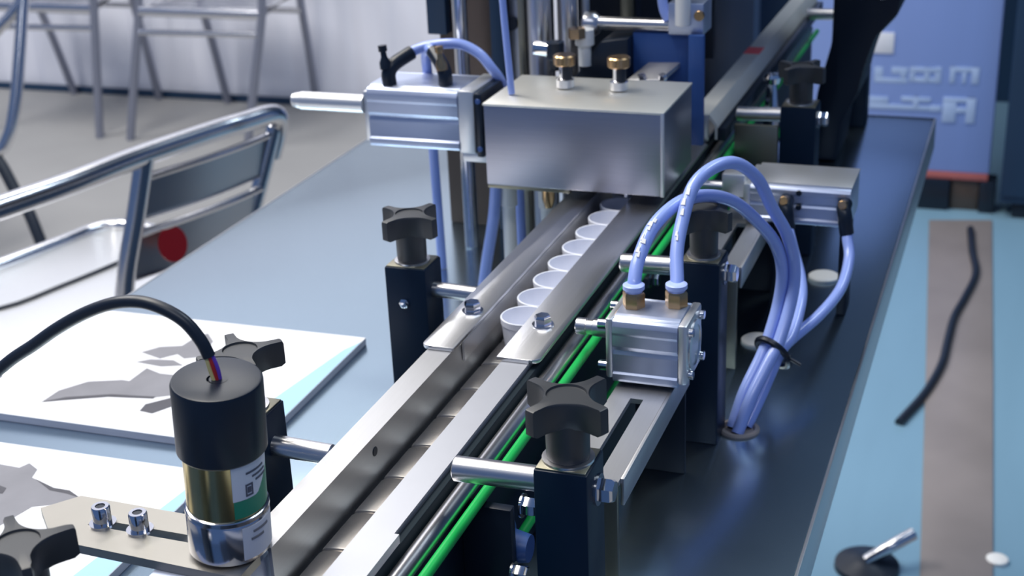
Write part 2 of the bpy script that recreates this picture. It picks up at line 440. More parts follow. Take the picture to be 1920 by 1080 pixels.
def clamp_post(label, x0, w, y0, d, top, side, rod_len, rod_z, R, rot, bolt=True, rod_y=None, base=0, rod_r=6):
    cx, cy = x0 + w / 2, y0 + d / 2
    r = thing('clamp_post', label, 'clamp post', (cx, cy, base), 'black clamp posts along the conveyor')
    obj('post', MB().box(x0, x0 + w, y0, y0 + d, base, top, 0.9), M['post'], r)
    obj('post_plate', MB().box(x0 + 1, x0 + w - 1, y0 + 1, y0 + d - 1, top, top + 0.8, 0.2), M['olive'], r)
    knob_parts(r, cx, cy, top + 1, R, rot)
    ry = rod_y or cy
    if side < 0:
        obj('rod', MB().cyl((x0 + 1, ry, rod_z), (x0 - rod_len, ry, rod_z - 1), rod_r, 24, 0.7), M['chrome_soft'], r)
        if bolt: obj('bolt', MB().hexbolt((x0 + w, ry + 3, rod_z - 3), (1, 0, 0), 6, 7), M['chrome'], r)
    else:
        obj('rod', MB().cyl((x0 + w - 1, ry, rod_z), (x0 + w + rod_len, ry, rod_z - 1), rod_r, 24, 0.7), M['chrome_soft'], r)
        if bolt: obj('bolt', MB().hexbolt((x0 + w * .45, y0, rod_z - 6), (0, -1, 0), 3.4, 2, False), M['chrome'], r)
    return r
FRONT = math.radians(-72)
clamp_post('black clamp post with chrome cross rod standing nearest, in front of the slotted bracket', -190, 25, 514, 26, 128, -1, 43, 116, 23, FRONT)
clamp_post('black clamp post behind the small air cylinder with brass fittings', -190, 25, 786, 26, 123, -1, 40, 115, 20, FRONT)
clamp_post('black clamp post standing right behind the wide air cylinder', -189, 29, 1131, 26, 128, -1, 38, 118, 22, FRONT)
clamp_post('black clamp post farthest along the green belt', -190, 27, 1530, 26, 128, -1, 42, 120, 22, FRONT)
clamp_post('black clamp post with star knob standing alone left of the cups', -372, 28, 751, 26, 116, 1, 31, 98.5, 22, math.radians(-66), rod_r=5)
clamp_post('black clamp post standing just behind the gear motor', -372, 28, 541, 26, 116, 1, 32.5, 96.5, 22, math.radians(-90), rod_r=5.5)
clamp_post('black clamp post cut off at the lower left corner beside the slotted motor plate', -366, 28, 360, 26, 116, 1, 10, 101, 22, math.radians(-88), bolt=False)

# ------------------------------------------------------------------ gear motor and its slotted plate
br = thing('motor_bracket', 'slotted steel motor plate with two socket screws fixed to the conveyor rail', 'bracket', (-350, 455, 95))
bp = MB()
zt, zb = 100, 95.5
bp.prism([(-419, 463, zb), (-407, 478, zb), (-388, 478, zb), (-388, 463, zb)], (0, 0, zt - zb))
bp.prism([(-419, 463, zb), (-388, 463, zb), (-388, 441, zb), (-396, 441, zb)], (0, 0, zt - zb))
bp.prism([(-388, 462, zb), (-388, 478, zb), (-311.3, 477, zb), (-311.3, 462, zb)], (0, 0, zt - zb))
bp.prism([(-388, 441, zb), (-388, 456.5, zb), (-298, 456.5, zb), (-298, 438, zb)], (0, 0, zt - zb))
bp.prism([(-330, 456, zb), (-330, 462.5, zb), (-311.3, 462.5, zb), (-298, 456, zb)], (0, 0, zt - zb))
obj('plate', bp, M['plate_steel'], br, smooth=False)
obj('support_block', MB().box(-342, -299, 430, 470, 60, 95.4, 1.2), M['alu'], br)
obj('leg', MB().box(-335, -312, 436, 462, 0, 60, 1), M['dark'], br)
for x in (-381.5, -361.5):
    sc = obj('socket_screw', MB().lathe((x, 459.3, 100), (x, 459.3, 112), [(0, 6.2), (1.1, 6.2), (1.1, 4.3), (9.0, 4.3), (9.6, 3.9), (9.6, 2.3), (6.2, 2.2)], 26), M['chrome'], br)
    obj('socket', MB().lathe((x, 459.3, 107), (x, 459.3, 110), [(0, 2.35), (2.2, 2.35)], 6), M['black'], sc)

gm = thing('gear_motor', 'small upright gear motor with black cap, gold can and chrome gearbox', 'motor', (-314, 459, 100))
MOTOR_LIFT = 1.8
cx, cy = -314, 459
obj('gearbox', MB().lathe((cx, cy, 100), (cx, cy, 200), [(0, 17.2), (0.8, 18.2), (19.5, 18.2), (20, 17.9), (20.6, 18.4), (22.4, 18.4), (23, 17.6)], 48), M['gearbox'], gm)
can = obj('motor_can', MB().lathe((cx, cy, 123), (cx, cy, 200), [(0, 17.3), (28, 17.3)], 48), M['can'], gm)
cap = obj('cap', MB().lathe((cx, cy, 150), (cx, cy, 200), [(0, 17.5), (0.2, 18.6), (1.2, 19.4), (32.6, 19.4), (33.8, 18.8), (34, 18), (34, 4.2), (32.5, 3.9)], 56), M['black'], gm)
obj('cable_hole', MB().lathe((cx + 1, cy, 182), (cx + 1, cy, 184.2), [(0, 4.0), (2.1, 4.0)], 20), M['rubber'], cap)
gs = obj('sticker', patch(cx, cy, 17.35, -48, 30, 124, 149), M['sticker_green'], can, label='dark green sticker')
obj('sticker', patch(cx, cy, 17.6, -49, 22, lambda u: 133 + (0 if u < .55 else (u - .55) * 26), 150), M['sticker'], can, label='torn white label with small dark print')
for (a0, a1, z) in ((-28, 6, 145.5), (-18, 10, 143), (-12, 12, 140.6)):
    obj('print', patch(cx, cy, 17.85, a0, a1, z - 0.45, z + 0.45, 6, None), M['ink'], can)
for (a0, a1, z0, z1) in ((-30, -18, 134.2, 135), (-30, -18, 139.4, 140.2), (-30, -28, 134.2, 140), (-20, -18, 134.2, 140), (-27, -21, 135.8, 138.6)):
    obj('print', patch(cx, cy, 17.85, a0, a1, z0, z1, 3), M['ink'], can)
obj('sticker', patch(cx, cy, 18.25, -40, 24, 102.5, 119), M['sticker'], gm, label='pale worn label on the gearbox')
for (a0, a1, z) in ((-24, 4, 116), (-28, -6, 112.5)):
    obj('print', patch(cx, cy, 18.55, a0, a1, z - 0.6, z + 0.6, 6), M['print_grey'], gm)
cab = obj('cable', MB().tube([(-316.5, 459, 194), (-320, 459, 201), (-327, 459, 208.5), (-337, 459, 212.6), (-348, 459, 213.6), (-361, 459, 210.5), (-376, 459, 203), (-391, 459, 193), (-405, 459, 182), (-424, 459, 167), (-450, 455, 140), (-476, 450, 100), (-505, 440, 50), (-530, 430, 6), (-570, 410, 3)], 2.75, 16, 8), M['rubber'], gm, label='black rubber motor cable')
for (dx, dy, mm) in ((-1.3, -1.2, 'wire_y'), (0.2, -0.6, 'wire_r'), (1.4, 0.3, 'wire_p')):
    obj('wire', MB().tube([(cx + 1 + dx * .5, cy + dy, 182), (cx - 0.4 + dx, cy + dy, 188), (-316 + dx * .8, 459 + dy, 193.5), (-318.5 + dx * .5, 459 + dy * .5, 198)], 0.95, 8, 4), M[mm], cab)
ax = Vector((6.5, -3.5, 84)).normalized()
gm.location.z += MOTOR_LIFT * S
gm.rotation_mode = 'QUATERNION'
gm.rotation_quaternion = Vector((0, 0, 1)).rotation_difference(ax)

# ------------------------------------------------------------------ air cylinders
def extrusion(x0, x1, y0, y1, z0, z1):
    """grooved aluminium body running along X: outline in Y-Z with rounded ribs and side grooves"""
    w, h = y1 - y0, z1 - z0
    pts = []
    def P(u, q): pts.append((x0, y0 + u * w, z0 + q * h))
    # front side (y0) going up, with a rib at bottom and top and a step between
    P(0.10, 0.0); P(0.02, 0.02); P(0.0, 0.06); P(0.0, 0.14); P(0.035, 0.17); P(0.03, 0.44); P(0.055, 0.50); P(0.015, 0.57)
    P(0.015, 0.74); P(0.0, 0.78); P(0.0, 0.88); P(0.03, 0.95); P(0.08, 0.98); P(0.13, 0.96); P(0.16, 0.985); P(0.24, 1.0)
    P(0.76, 1.0); P(0.84, 0.985); P(0.87, 0.96); P(0.92, 0.98); P(0.97, 0.95); P(1, 0.88); P(1, 0.10); P(0.97, 0.02); P(0.9, 0.0)
    return MB().prism(pts, (x1 - x0, 0, 0), 0.25)

# cylinder beside the cups
c1 = thing('air_cylinder', 'small square aluminium air cylinder with two brass fittings beside the cups', 'air cylinder', (-188, 722, 76), 'aluminium air cylinders')
obj('body', extrusion(-209, -171, 704, 742, 78, 118), M['alu'], c1)
obj('end_cap', MB().box(-171, -165.5, 704.5, 741.5, 80.5, 117.5, 1.6), M['alu_light'], c1)
obj('end_cap', MB().box(-213, -209, 704.5, 741.5, 80.5, 117.5, 1.2), M['alu_light'], c1)
obj('seal_ring', MB().lathe((-165.5, 722, 99), (-164, 722, 99), [(0, 15), (1, 15), (1.2, 12), (0.6, 11.5)], 32), M['chrome_soft'], c1)
for (y, z) in ((709, 86), (709, 112), (736, 112), (736, 86)):
    obj('screw', MB().cyl((-218.5, y, z), (-213, y, z), 3.1, 14), M['chrome'], c1)
    obj('screw', MB().cyl((-165.5, y, z), (-162.6, y, z), 2.8, 14), M['chrome'], c1)
obj('piston_rod', MB().lathe((-213, 716, 106), (-235, 716, 106), [(0, 5.2), (10, 5.2), (10.5, 4.4), (14, 4.4), (14.5, 5), (20, 5), (20.6, 4.4)], 24), M['chrome_soft'], c1)
obj('base_foot', MB().box(-206, -199, 712, 735, 75.6, 80.2), M['black'], c1)
obj('base_foot', MB().box(-182, -174, 712, 735, 75.6, 80.2), M['black'], c1)
for x, y in ((-201.5, 724.5), (-178.2, 731.5)):
    ft = obj('fitting', MB().lathe((x, y, 117.6), (x, y, 127.5), [(0, 6.0), (0.6, 6.6), (8.6, 6.6), (9.6, 6.0)], 6), M['brass'], c1, label='brass hexagonal fitting')
    obj('collar', MB().lathe((x, y, 126.8), (x, y, 134), [(0, 5.0), (1.4, 5.2), (2.2, 6.3), (4.6, 6.3), (5.2, 5.4), (5.3, 3.8)], 28), M['tube_collar'], ft)

def slot_bracket(label, dy):
    b = thing('slotted_bracket', label, 'bracket', (-190, 650 + dy, 0), 'slotted steel brackets under the air cylinders')
    y0, y1 = 600 + dy, 748 + dy
    pm = MB()
    pm.box(-207, -195, y0, y1, 72.5, 75.5); pm.box(-187.5, -176, y0, y1, 72.5, 75.5)
    pm.box(-195, -187.5, y0, y0 + 12, 72.5, 75.5); pm.box(-195, -187.5, y0 + 92, y1, 72.5, 75.5)
    obj('plate', pm, M['rail'], b, smooth=False)
    obj('flange', MB().box(-176, -174, y0 + 4, y1, 60, 75.5, 0.3), M['rail'], b)
    obj('leg', MB().box(-207, -176, y0 - 2, y0 + 1, 0, 75.5, 0.5), M['olive'], b)
    obj('leg', MB().box(-207, -176, y1 - 3, y1, 0, 72.5, 0.5), M['dark'], b)
    return b
slot_bracket('slotted steel bracket carrying the small cylinder with brass fittings', 0)
slot_bracket('slotted steel bracket carrying the wide cylinder near the table edge', 300)

# wide cylinder near the table edge
c2 = thing('air_cylinder', 'wide flat aluminium air cylinder with black elbow fittings near the table edge', 'air cylinder', (-150, 1015, 76), 'aluminium air cylinders')
obj('body', extrusion(-186, -113, 990, 1042, 78, 108), M['alu'], c2)
obj('cover', MB().box(-186.5, -112.5, 994, 1041, 107.2, 108.6, 0.4), M['alu_light'], c2)
obj('end_cap', MB().box(-191, -186, 991, 1041, 79, 107, 1), M['alu_light'], c2)
obj('guide_block', MB().box(-208.5, -191, 996, 1020, 94, 112, 1.5), M['alu_light'], c2)
obj('piston_rod', MB().cyl((-232, 1008, 98), (-191, 1008, 98), 4.5, 20), M['chrome_soft'], c2)
obj('mounting_foot', MB().box(-172, -163, 1008, 1036, 0, 78, 1), M['dark'], c2)
obj('mounting_foot', MB().box(-122, -115, 1012, 1036, 0, 78, 1), M['dark'], c2)
for (x, z) in ((-150, 103), (-150, 92)):
    obj('screw', MB().cyl((x, 989.2, z), (x, 992, z), 2.2, 12), M['black'], c2)
for x in (-158.5, -116.5):
    el = obj('elbow_fitting', MB().tube([(x, 991, 97), (x, 983, 96), (x + 1.5, 979, 92), (x + 3, 978.5, 82), (x + 3.5, 978.5, 79)], 5.2, 16, 5), M['black'], c2, label='black elbow fitting')
    obj('adjusting_screw', MB().cyl((x, 985, 99), (x - 0.5, 976.5, 101), 3.2, 14), M['brass'], el)

# cylinder on the left of the steel box
c3 = thing('air_cylinder', 'large aluminium air cylinder joined to the left side of the steel box', 'air cylinder', (-430, 985, 128), 'aluminium air cylinders')
obj('body', extrusion(-477, -402, 956, 1012, 128, 176), M['alu'], c3)
obj('end_cap', MB().box(-402, -389, 957, 1013, 127, 175.6, 1.4), M['alu_light'], c3)
obj('end_cap', MB().box(-482, -477, 960, 1008, 131, 171, 1.4), M['alu_light'], c3)
obj('rod_cover', MB().lathe((-482, 963, 160), (-545, 963, 160), [(0, 7.2), (55, 7.2), (55.5, 6.2), (58, 6.4), (62, 5.4), (63, 4)], 26), M['alu_light'], c3)
obj('gasket', MB().box(-389, -382.5, 958, 1012, 124, 174, 2), M['black'], c3, label='black rubber gasket plate')
for (y, z) in ((963, 131), (963, 168)):
    obj('gasket_screw', MB().cyl((-385.8, 957, z), (-385.8, 959, z), 2.2, 12), M['blue_paint'], c3)
obj('mount', MB().box(-402, -376, 962, 1010, 119, 126.5, 0.8), M['alu_light'], c3)
for (x, y, tip) in ((-462, 968, (10, 14, 5)), (-417, 972, (-12, 12, 6))):
    e = obj('elbow_fitting', MB().tube([(x, y, 175), (x, y, 184), (x + tip[0] * .3, y + tip[1] * .3, 190), (x + tip[0], y + tip[1], 190 + tip[2]), (x + tip[0] * 1.25, y + tip[1] * 1.25, 190.5 + tip[2] * 1.2)], 5.6, 16, 6), M['black'], c3, label='black elbow fitting')
    obj('adjusting_screw', MB().lathe((x - 1, y - 2, 188), (x - 3, y - 2, 206), [(0, 4.6), (5, 4.4), (9, 2.4), (13, 2.2), (13.5, 3.4), (18, 3.4)], 16), M['brass'] if tip[0] < 0 else M['black'], e)

# ------------------------------------------------------------------ brushed steel box
bx = thing('steel_box', 'brushed steel box bridging the conveyor above the cups', 'box', (-306, 985, 110))
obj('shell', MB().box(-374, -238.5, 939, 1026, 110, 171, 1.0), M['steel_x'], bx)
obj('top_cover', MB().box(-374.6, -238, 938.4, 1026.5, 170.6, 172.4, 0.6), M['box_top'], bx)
obj('corner_seam', MB().box(-240.5, -237.9, 938.3, 941, 110, 172, 0.5), M['alu_light'], bx)
obj('bottom_flange', MB().box(-374, -310, 941, 1000, 106.8, 110, 0.4), M['olive'], bx)
for x in (-328, -286):
    k = obj('thumb_screw', MB().lathe((x, 993, 173.4), (x, 993, 200), [(0, 7), (6, 7), (7, 4.5), (20, 4.5)], 20), M['chrome'], bx)
    obj('screw_neck', MB().cyl((x + 1.5, 992, 176), (x + 1.5, 992, 191), 4.2, 16), M['black'], k)
    obj('knurled_head', MB().lathe((x, 993, 190), (x, 993, 200), [(0, 7.4), (1, 8.6), (7, 8.6), (8, 7.6)], 24), M['brass'], k)
for (x, y, r) in ((-374, 983, 6.5), (-343, 985, 6.2)):
    pc = obj('support_column', MB().lathe((x, y, 0), (x, y, 110), [(0, r * .82), (78, r * .82), (79, r * 1.05), (110, r * 1.05)], 22), M['white'], bx, label='white round support column')
obj('nozzle', MB().lathe((-333, 960, 107), (-333, 960, 88), [(0, 5), (12, 5), (19, 3)], 18), M['brass'], bx)
obj('spray_tip', MB().cyl((-270, 952, 110), (-270, 952, 104), 2.2, 12), M['chrome'], bx)

# ------------------------------------------------------------------ labelling head behind the box
hd = thing('labelling_unit', 'tall cluster of chrome columns and dark plates rising behind the steel box', 'machine unit', (-360, 1120, 0))
def col(px, y, r, z0, z1, mt, nm='column'):
    return obj(nm, MB().cyl((px, y, z0), (px, y, z1), r, 24), M[mt], hd)
TOP = 430
col(-449, 1085, 6.2, 0, TOP, 'chrome')
obj('back_panel', MB().box(-492, -440, 1140, 1158, 0, TOP, 1), M['brown'], hd)
obj('back_panel', MB().box(-440, -428, 1130, 1158, 0, TOP, 1), M['navy'], hd)
obj('top_bracket', MB().box(-498, -480, 1128, 1140, 178, TOP, 1), M['navy'], hd)
obj('back_panel', MB().box(-428, -412, 1142, 1158, 0, TOP, 1), M['chair_slat'], hd)
obj('stud', MB().cyl((-424, 1139, 187), (-424, 1142.5, 187), 6, 14), M['black'], hd)
obj('back_panel', MB().box(-412, -388, 1128, 1150, 0, TOP, 1), M['dark'], hd)
col(-376, 1075, 10.5, 0, TOP, 'chrome_soft')
col(-389, 1070, 3.2, 0, TOP, 'olive')
col(-356, 1088, 8.2, 0, TOP, 'chrome_soft')
col(-343, 1096, 3.4, 0, TOP, 'rail')
obj('back_panel', MB().box(-388, -300, 1215, 1228, 0, TOP, 1), M['dark'], hd)
obj('cross_panel', MB().box(-300, -268, 1236, 1246, 140, TOP, 1), M['dark'], hd)
obj('side_panel', MB().box(-318, -308, 1228, 1640, 0, TOP, 1), M['dark'], hd)
obj('brace', MB().box(-345, -333, 1205, 1216, 0, TOP, 1), M['olive'], hd)
for (x, y, z, mt) in ((-352, 1042, 193, 'black'), (-333, 1060, 200, 'white')):
    obj('adjuster', MB().lathe((x, y, 173.5), (x, y, z + 16), [(0, 5), (z - 185, 5), (z - 183, 7.5), (z - 171, 7.5), (z - 170, 4)], 20), M[mt], hd)
obj('adjuster_screw', MB().cyl((-368, 1040, 191), (-356, 1040, 190), 6, 18), M['chrome'], hd)
obj('adjuster_nut', MB().lathe((-337, 1052, 197), (-337, 1052, 207), [(0, 7), (8, 7)], 6), M['brass'], hd)
obj('slide_block', MB().prism([(-352, 1060, 150), (-320, 1060, 193), (-298, 1060, 196), (-298, 1060, 150)], (0, 50, 0), 1), M['black'], hd)
obj('drive_block', MB().box(-298, -250, 1075, 1110, 150, 198, 1.2), M['blue_paint'], hd)
obj('cross_shaft', MB().cyl((-328, 1078, 204), (-268, 1078, 204), 5.2, 22), M['chrome_soft'], hd)
obj('shaft_end', MB().lathe((-340, 1078, 203), (-326, 1078, 203), [(0, 6), (3, 10), (10, 10), (14, 7)], 24), M['chrome_soft'], hd)
vb = obj('valve_block', MB().box(-268, -240, 1070, 1100, 198, 223, 1.2), M['alu'], hd)
obj('valve_stem', MB().cyl((-256, 1069, 206), (-256, 1069, 240), 6, 18), M['white'], vb)
obj('valve_screw', MB().cyl((-243, 1067, 214), (-243, 1071, 214), 4, 14), M['brass'], vb)
obj('side_bracket', MB().box(-250, -238, 1062, 1068, 112, 200, 0.8), M['blue_paint'], hd)
ap = obj('angle_plate', MB().prism([(-296, 1050, 166), (-270, 1050, 167), (-252, 1092, 181), (-278, 1092, 180)], (0, 0, -4), 0.5), M['rail'], hd)
for (x, y, z) in ((-284, 1052, 168), (-267, 1050, 169), (-275, 1090, 182), (-257, 1090, 183)):
    obj('bolt', MB().hexbolt((x, y, z - 2), (0, -0.3, 1), 3.4, 5, False), M['chrome'], ap)
for (x, y, r) in ((-292, 1225, 14), (-305, 1310, 16), (-315, 1420, 18)):
    col(x - 46, y, r, 0, TOP, 'dark')
obj('unseen_dark_block', MB().box(-500, -300, 1040, 1240, TOP, TOP + 330, 6), M['dark'], hd)  # unseen block, added to give the table something dark to reflect

# thin pale tube rising from the box and tube arching over the large cylinder
def tube_thing(label, pts, r=4.0, mt='tube', prints=None):
    o = obj('air_tube', MB().tube(pts, r, 18, 8), M[mt], org=pts[0])
    tag(o, label, 'air tube', 'pale blue air tubes')
    return o
tube_thing('thin pale tube rising straight up from the top of the steel box', [(-361, 965, 173.4), (-363, 966, 200), (-366, 968, 240), (-369, 970, 300), (-371, 972, 400)], 2.6)
tube_thing('pale blue tube arching over the large air cylinder to the left of the box', [(-452, 984, 195), (-450.3, 990.0, 196.5), (-441.0, 995.0, 199.5), (-424.1, 998.0, 201.6), (-411.6, 1000.0, 200.2), (-398.7, 1000.0, 193.6), (-389.6, 1000.0, 183.1), (-385, 1006, 172), (-383.5, 1020, 150), (-383, 1030, 100), (-383, 1034, 0.5)], 4)
tube_thing('pale blue tube behind the brass elbow of the large air cylinder', [(-432, 987, 197), (-439, 994, 198), (-446, 1004, 190), (-450, 1014, 170), (-453, 1022, 120), (-455, 1030, 0.5)], 4)
tube_thing('pale blue tube leaning down beside the white support column under the box', [(-380, 975, 105), (-385, 977, 70), (-394, 980, 30), (-400, 982, 0)], 4.6)
tube_thing('blue tube hanging down at the top beside the valve block', [(-279, 1085, 330), (-277, 1082, 250), (-274, 1078, 220), (-269, 1076, 208)], 4)

T1 = [(-201.5, 724.5, 127), (-202.0, 728.2, 133), (-201.9, 737.8, 142.6), (-197.9, 755.4, 156.1), (-188.7, 776.2, 163.9), (-176.8, 794.5, 163.7), (-163.3, 816.1, 153.8), (-150.4, 837.3, 132.8), (-142.8, 854.5, 112.8), (-139.3, 860.9, 92.3), (-141.1, 860.2, 69.9), (-145.1, 847.7, 49.1), (-148.2, 840.3, 38.8), (-155.6, 824.4, 20.2), (-160.2, 810.9, 0.5)]
T2 = [(-178.2, 731.5, 127), (-179.0, 736.3, 132), (-182.1, 748.2, 143.9), (-182.5, 761.5, 156.8), (-179.9, 779.4, 174.1), (-171.7, 797.1, 181.0), (-161.7, 814.0, 179.1), (-151.5, 830.2, 164.9), (-144.4, 845.5, 141.1), (-136.3, 856.9, 119.6), (-131.9, 863.7, 95.3), (-132.5, 859.3, 73.7), (-137.2, 843.5, 49.7), (-141.5, 834.0, 39.9), (-149.4, 817.1, 20.9), (-155.4, 803.9, 0.5)]
T3 = [(-155, 978.5, 84), (-154.4, 977.0, 78.8), (-147.8, 960.7, 69.2), (-137.0, 926.2, 62.8), (-131.8, 897.3, 57.6), (-132.5, 866.4, 45.2), (-137.6, 850.9, 38.6), (-144.7, 831.4, 18.4), (-151.6, 814.8, 0.5)]
T4 = [(-113, 978.5, 84), (-112.1, 976, 76.1), (-108.9, 964.9, 65.0), (-110.5, 938.0, 52.7), (-119.7, 902.7, 46.2), (-134.5, 873.9, 38.1), (-143.0, 852.9, 31.2), (-152.2, 834.4, 12.7), (-157, 820.5, 0.5)]
t1 = tube_thing('pale blue tube looping low from the brass fitting nearer the conveyor', T1)
t2 = tube_thing('pale blue tube making the tallest arch from the brass fitting nearer the table edge', T2)
t3 = tube_thing('pale blue tube dropping from the inner black elbow of the wide cylinder', T3, 3.9)
t4 = tube_thing('pale blue tube slanting down from the outer black elbow of the wide cylinder', T4, 3.9)
# white print on the two arching tubes (short strokes following the tube)
def tube_print(parent, pts, spans, r=4.0):
    p = catmull([Vector(q) for q in pts], 24)
    cam_p = Vector((0, 0, 440))
    for (i, ln, off, wd) in spans:
        a, b = p[i], p[min(i + ln, len(p) - 1)]
        c = (a + b) / 2; t_ = (b - a).normalized()
        out = (Vector((-0.15, -0.90, 0.40))); out = (out - t_ * out.dot(t_)).normalized(); sd = t_.cross(out)
        o_ = (out * math.cos(off) + sd * math.sin(off)).normalized(); sd = t_.cross(o_)
        mb = MB()
        q = [a + o_ * (r - .5) - sd * wd * 1.7, a + o_ * (r - .5) + sd * wd * 1.7, b + o_ * (r - .5) + sd * wd, b + o_ * (r - .5) - sd * wd]
        mb.prism(q, o_ * 0.95)
        obj('print', mb, M['white'], parent)
tube_print(t1, T1, [(46, 5, .2, .5), (50, 4, -.1, .7), (57, 3, .2, .9), (59, 4, -.2, .4), (66, 3, .1, .5), (69, 3, -.1, .9), (72, 3, .2, .5)])
tube_print(t2, T2, [(56, 5, .2, .4), (60, 4, .0, .5), (76, 4, .1, .6), (82, 4, -.1, .8), (88, 4, .1, .6)])
# cable tie round the bundle
ct = thing('cable_tie', 'black cable tie holding the pale tubes together above the table', 'cable tie', (-142, 845, 40))
dirv = Vector((-8, -16, -12)).normalized()
ctr = Vector((-141.8, 846.5, 42))
ctr0 = ctr
u = dirv.cross(Vector((0, 0, 1))).normalized(); w = dirv.cross(u)
ctr = ctr0 + w * 2.6 + u * 0.2
loop = [ctr + u * (11.2 * math.cos(a)) + w * (14.6 * math.sin(a)) for a in [2 * PI * k / 24 for k in range(25)]]
obj('strap', MB().tube(loop, 2.3, 8, 2, caps=False), M['tie'], ct)
hp = ctr - u * 11.5
obj('lock_head', MB().box(hp.x - 2, hp.x + 2, hp.y - 2, hp.y + 2, hp.z - 2.6, hp.z + 2.6, 0.6), M['tie'], ct)
obj('tail', MB().tube([hp, hp - u * 5 + w * 2, hp - u * 9 + w * 4], 1.2, 8, 3), M['tie'], ct)
gr_ = obj('tube_grommet', MB().lathe((-155.5, 810, 0), (-155.5, 810, 4), [(0, 13.4), (1.2, 13.4), (2.2, 12.4), (2.3, 10.4), (1.0, 9.6), (0.1, 9.4), (0.1, 0.2)], 36), M['olive'], org=(-155.5, 810, 0))
gr_.data.materials.clear(); gr_.data.materials.append(M['beige'])
tag(gr_, 'pale ring grommet in the table where the blue tubes go through', 'grommet')

# olive plate and black arm on the right of the rail
op = obj('side_plate', MB().box(-226, -190, 1128, 1133, 0, 112, 0.6), M['olive'], org=(-208, 1130, 0))
tag(op, 'olive grey steel plate beside the clamp post behind the wide cylinder', 'plate')
arm_out = [(-205, 1400, 0), (-176, 1400, 0), (-172, 1400, 40), (-157, 1400, 72), (-154.5, 1400, 88), (-151, 1400, 103), (-143.5, 1400, 127), (-124, 1400, 150), (-121, 1400, 168), (-119, 1400, 200), (-110, 1400, 420), (-190, 1400, 420), (-186, 1400, 200), (-186, 1400, 120), (-198, 1400, 70)]
ba = thing('support_arm', 'bulky black curved support arm rising past the light blue board', 'arm', (-190, 1440, 0))
obj('arm_body', MB().prism(arm_out, (0, 90, 0), 4), M['dark'], ba)
for (x, z) in ((-140, 172), (-136, 190)):
    obj('bolt', MB().hexbolt((x, 1400, z), (0, -1, 0), 6, 5), M['chrome'], ba)
obj('unseen_dark_head', MB().box(-215, -100, 1330, 1520, 420, 640, 8), M['dark'], ba)  # unseen block, added for dark reflections on the table's right side
for (x, y, z, lab) in ((-217, 1250, 126, 'small chrome ball-headed stud between the green belt and the black arm'),):
    st = obj('stud', MB().lathe((x, y, 0), (x, y, z), [(0, 7), (90, 7), (110, 5), (z - 10, 4), (z - 9, 7), (z - 4, 8), (z - 1, 6), (z, 2)], 20), M['chrome'], org=(x, y, 0))
    tag(st, lab, 'stud')

# ------------------------------------------------------------------ brochures on the table
def brochure(label, cx, cy, w, h, rot, stripe):
    b = thing('brochure', label, 'brochure', (cx, cy, 0), 'brochure stacks lying on the table')
    o0 = Vector((cx, cy, 0))
    def R(x, y): return (cx + x * math.cos(rot) - y * math.sin(rot), cy + x * math.sin(rot) + y * math.cos(rot))
    def quad(p, z0, z1): return MB().prism([(*R(*q), z0) for q in p], (0, 0, z1 - z0))
    obj('page_stack', quad([(-w / 2, -h / 2), (w / 2, -h / 2), (w / 2, h / 2), (-w / 2, h / 2)], 0.2, 5.4), M['paper_edge'], b)
    pg = obj('top_page', quad([(-w / 2, -h / 2), (w / 2, -h / 2), (w / 2, h / 2), (-w / 2, h / 2)], 5.4, 5.8), M['paper'], b)
    obj('printed_stripe', quad([(w / 2 - 30, -h / 2), (w / 2 - .3, -h / 2), (w / 2 - .3, h / 2 - 8), (w / 2 - 7, h / 2 - 24)], 5.8, 5.95), M['paper_blue'], pg)
    return b, pg, quad
b1, p1, q1 = brochure('white brochure stack with a grey winged machine drawing behind the gear motor', -565, 779, 232, 176, math.radians(1), True)
def at1(pxs): return pxs
def print_world(parent, polys, z, mt):
    for p in polys:
        obj('printed_drawing', MB().prism([(x, y, z) for x, y in p], (0, 0, 0.12)), M[mt], parent)
b2, p2, q2 = brochure('white brochure stack under the slotted motor plate at the lower left', -552, 552, 200, 208, math.radians(1.5), True)
print_world(p1, [[(-625.3, 712.8), (-624.7, 730.2), (-612.9, 748.3), (-589.8, 757.2), (-584, 757), (-583.9, 732.5), (-612.5, 719.7)]], 5.81, 'print_grey')
print_world(p1, [[(-584, 757), (-583.9, 778.9), (-569.2, 773.6), (-556.2, 774.3), (-530, 778), (-520, 752), (-538.6, 746.5), (-551.1, 738.9), (-583.9, 732.5)]], 5.81, 'print_grey')
print_world(p1, [[(-626, 711), (-612, 718), (-584, 731), (-551, 737), (-551, 740), (-584, 735), (-613, 722.5)], [(-549.6, 718.5), (-551.4, 728), (-530, 752), (-520, 750), (-539.1, 717.3)]], 5.96, 'print_dark')
print_world(p1, [[(-603.8, 802.0), (-595.3, 814.1), (-580, 820), (-578, 838.7), (-572.6, 845.2), (-560.7, 833.1), (-556, 806), (-565.9, 800.5), (-575, 806), (-583.6, 795.8)]], 5.81, 'print_grey')
print_world(p1, [[(-598, 786), (-590, 793), (-572, 796), (-560, 790), (-575, 784)]], 5.81, 'print_grey')
print_world(p2, [[(-645, 625), (-595.2, 629.4), (-580, 629.1), (-577.4, 635.8), (-567.0, 630.3), (-563.8, 620.7), (-542.2, 613.3), (-530.4, 613.3), (-518.1, 607.0), (-527.0, 598.0), (-540.9, 590.8), (-545.9, 567.5), (-570, 540), (-645, 520)]], 5.81, 'print_grey')
print_world(p2, [[(-578, 606.8), (-571.0, 605.1), (-569.0, 599.0), (-578, 596.7)], [(-560, 619.5), (-542.2, 613.6), (-530.4, 613.6), (-519, 608.0), (-530, 610), (-543, 610.5)]], 5.96, 'print_dark')


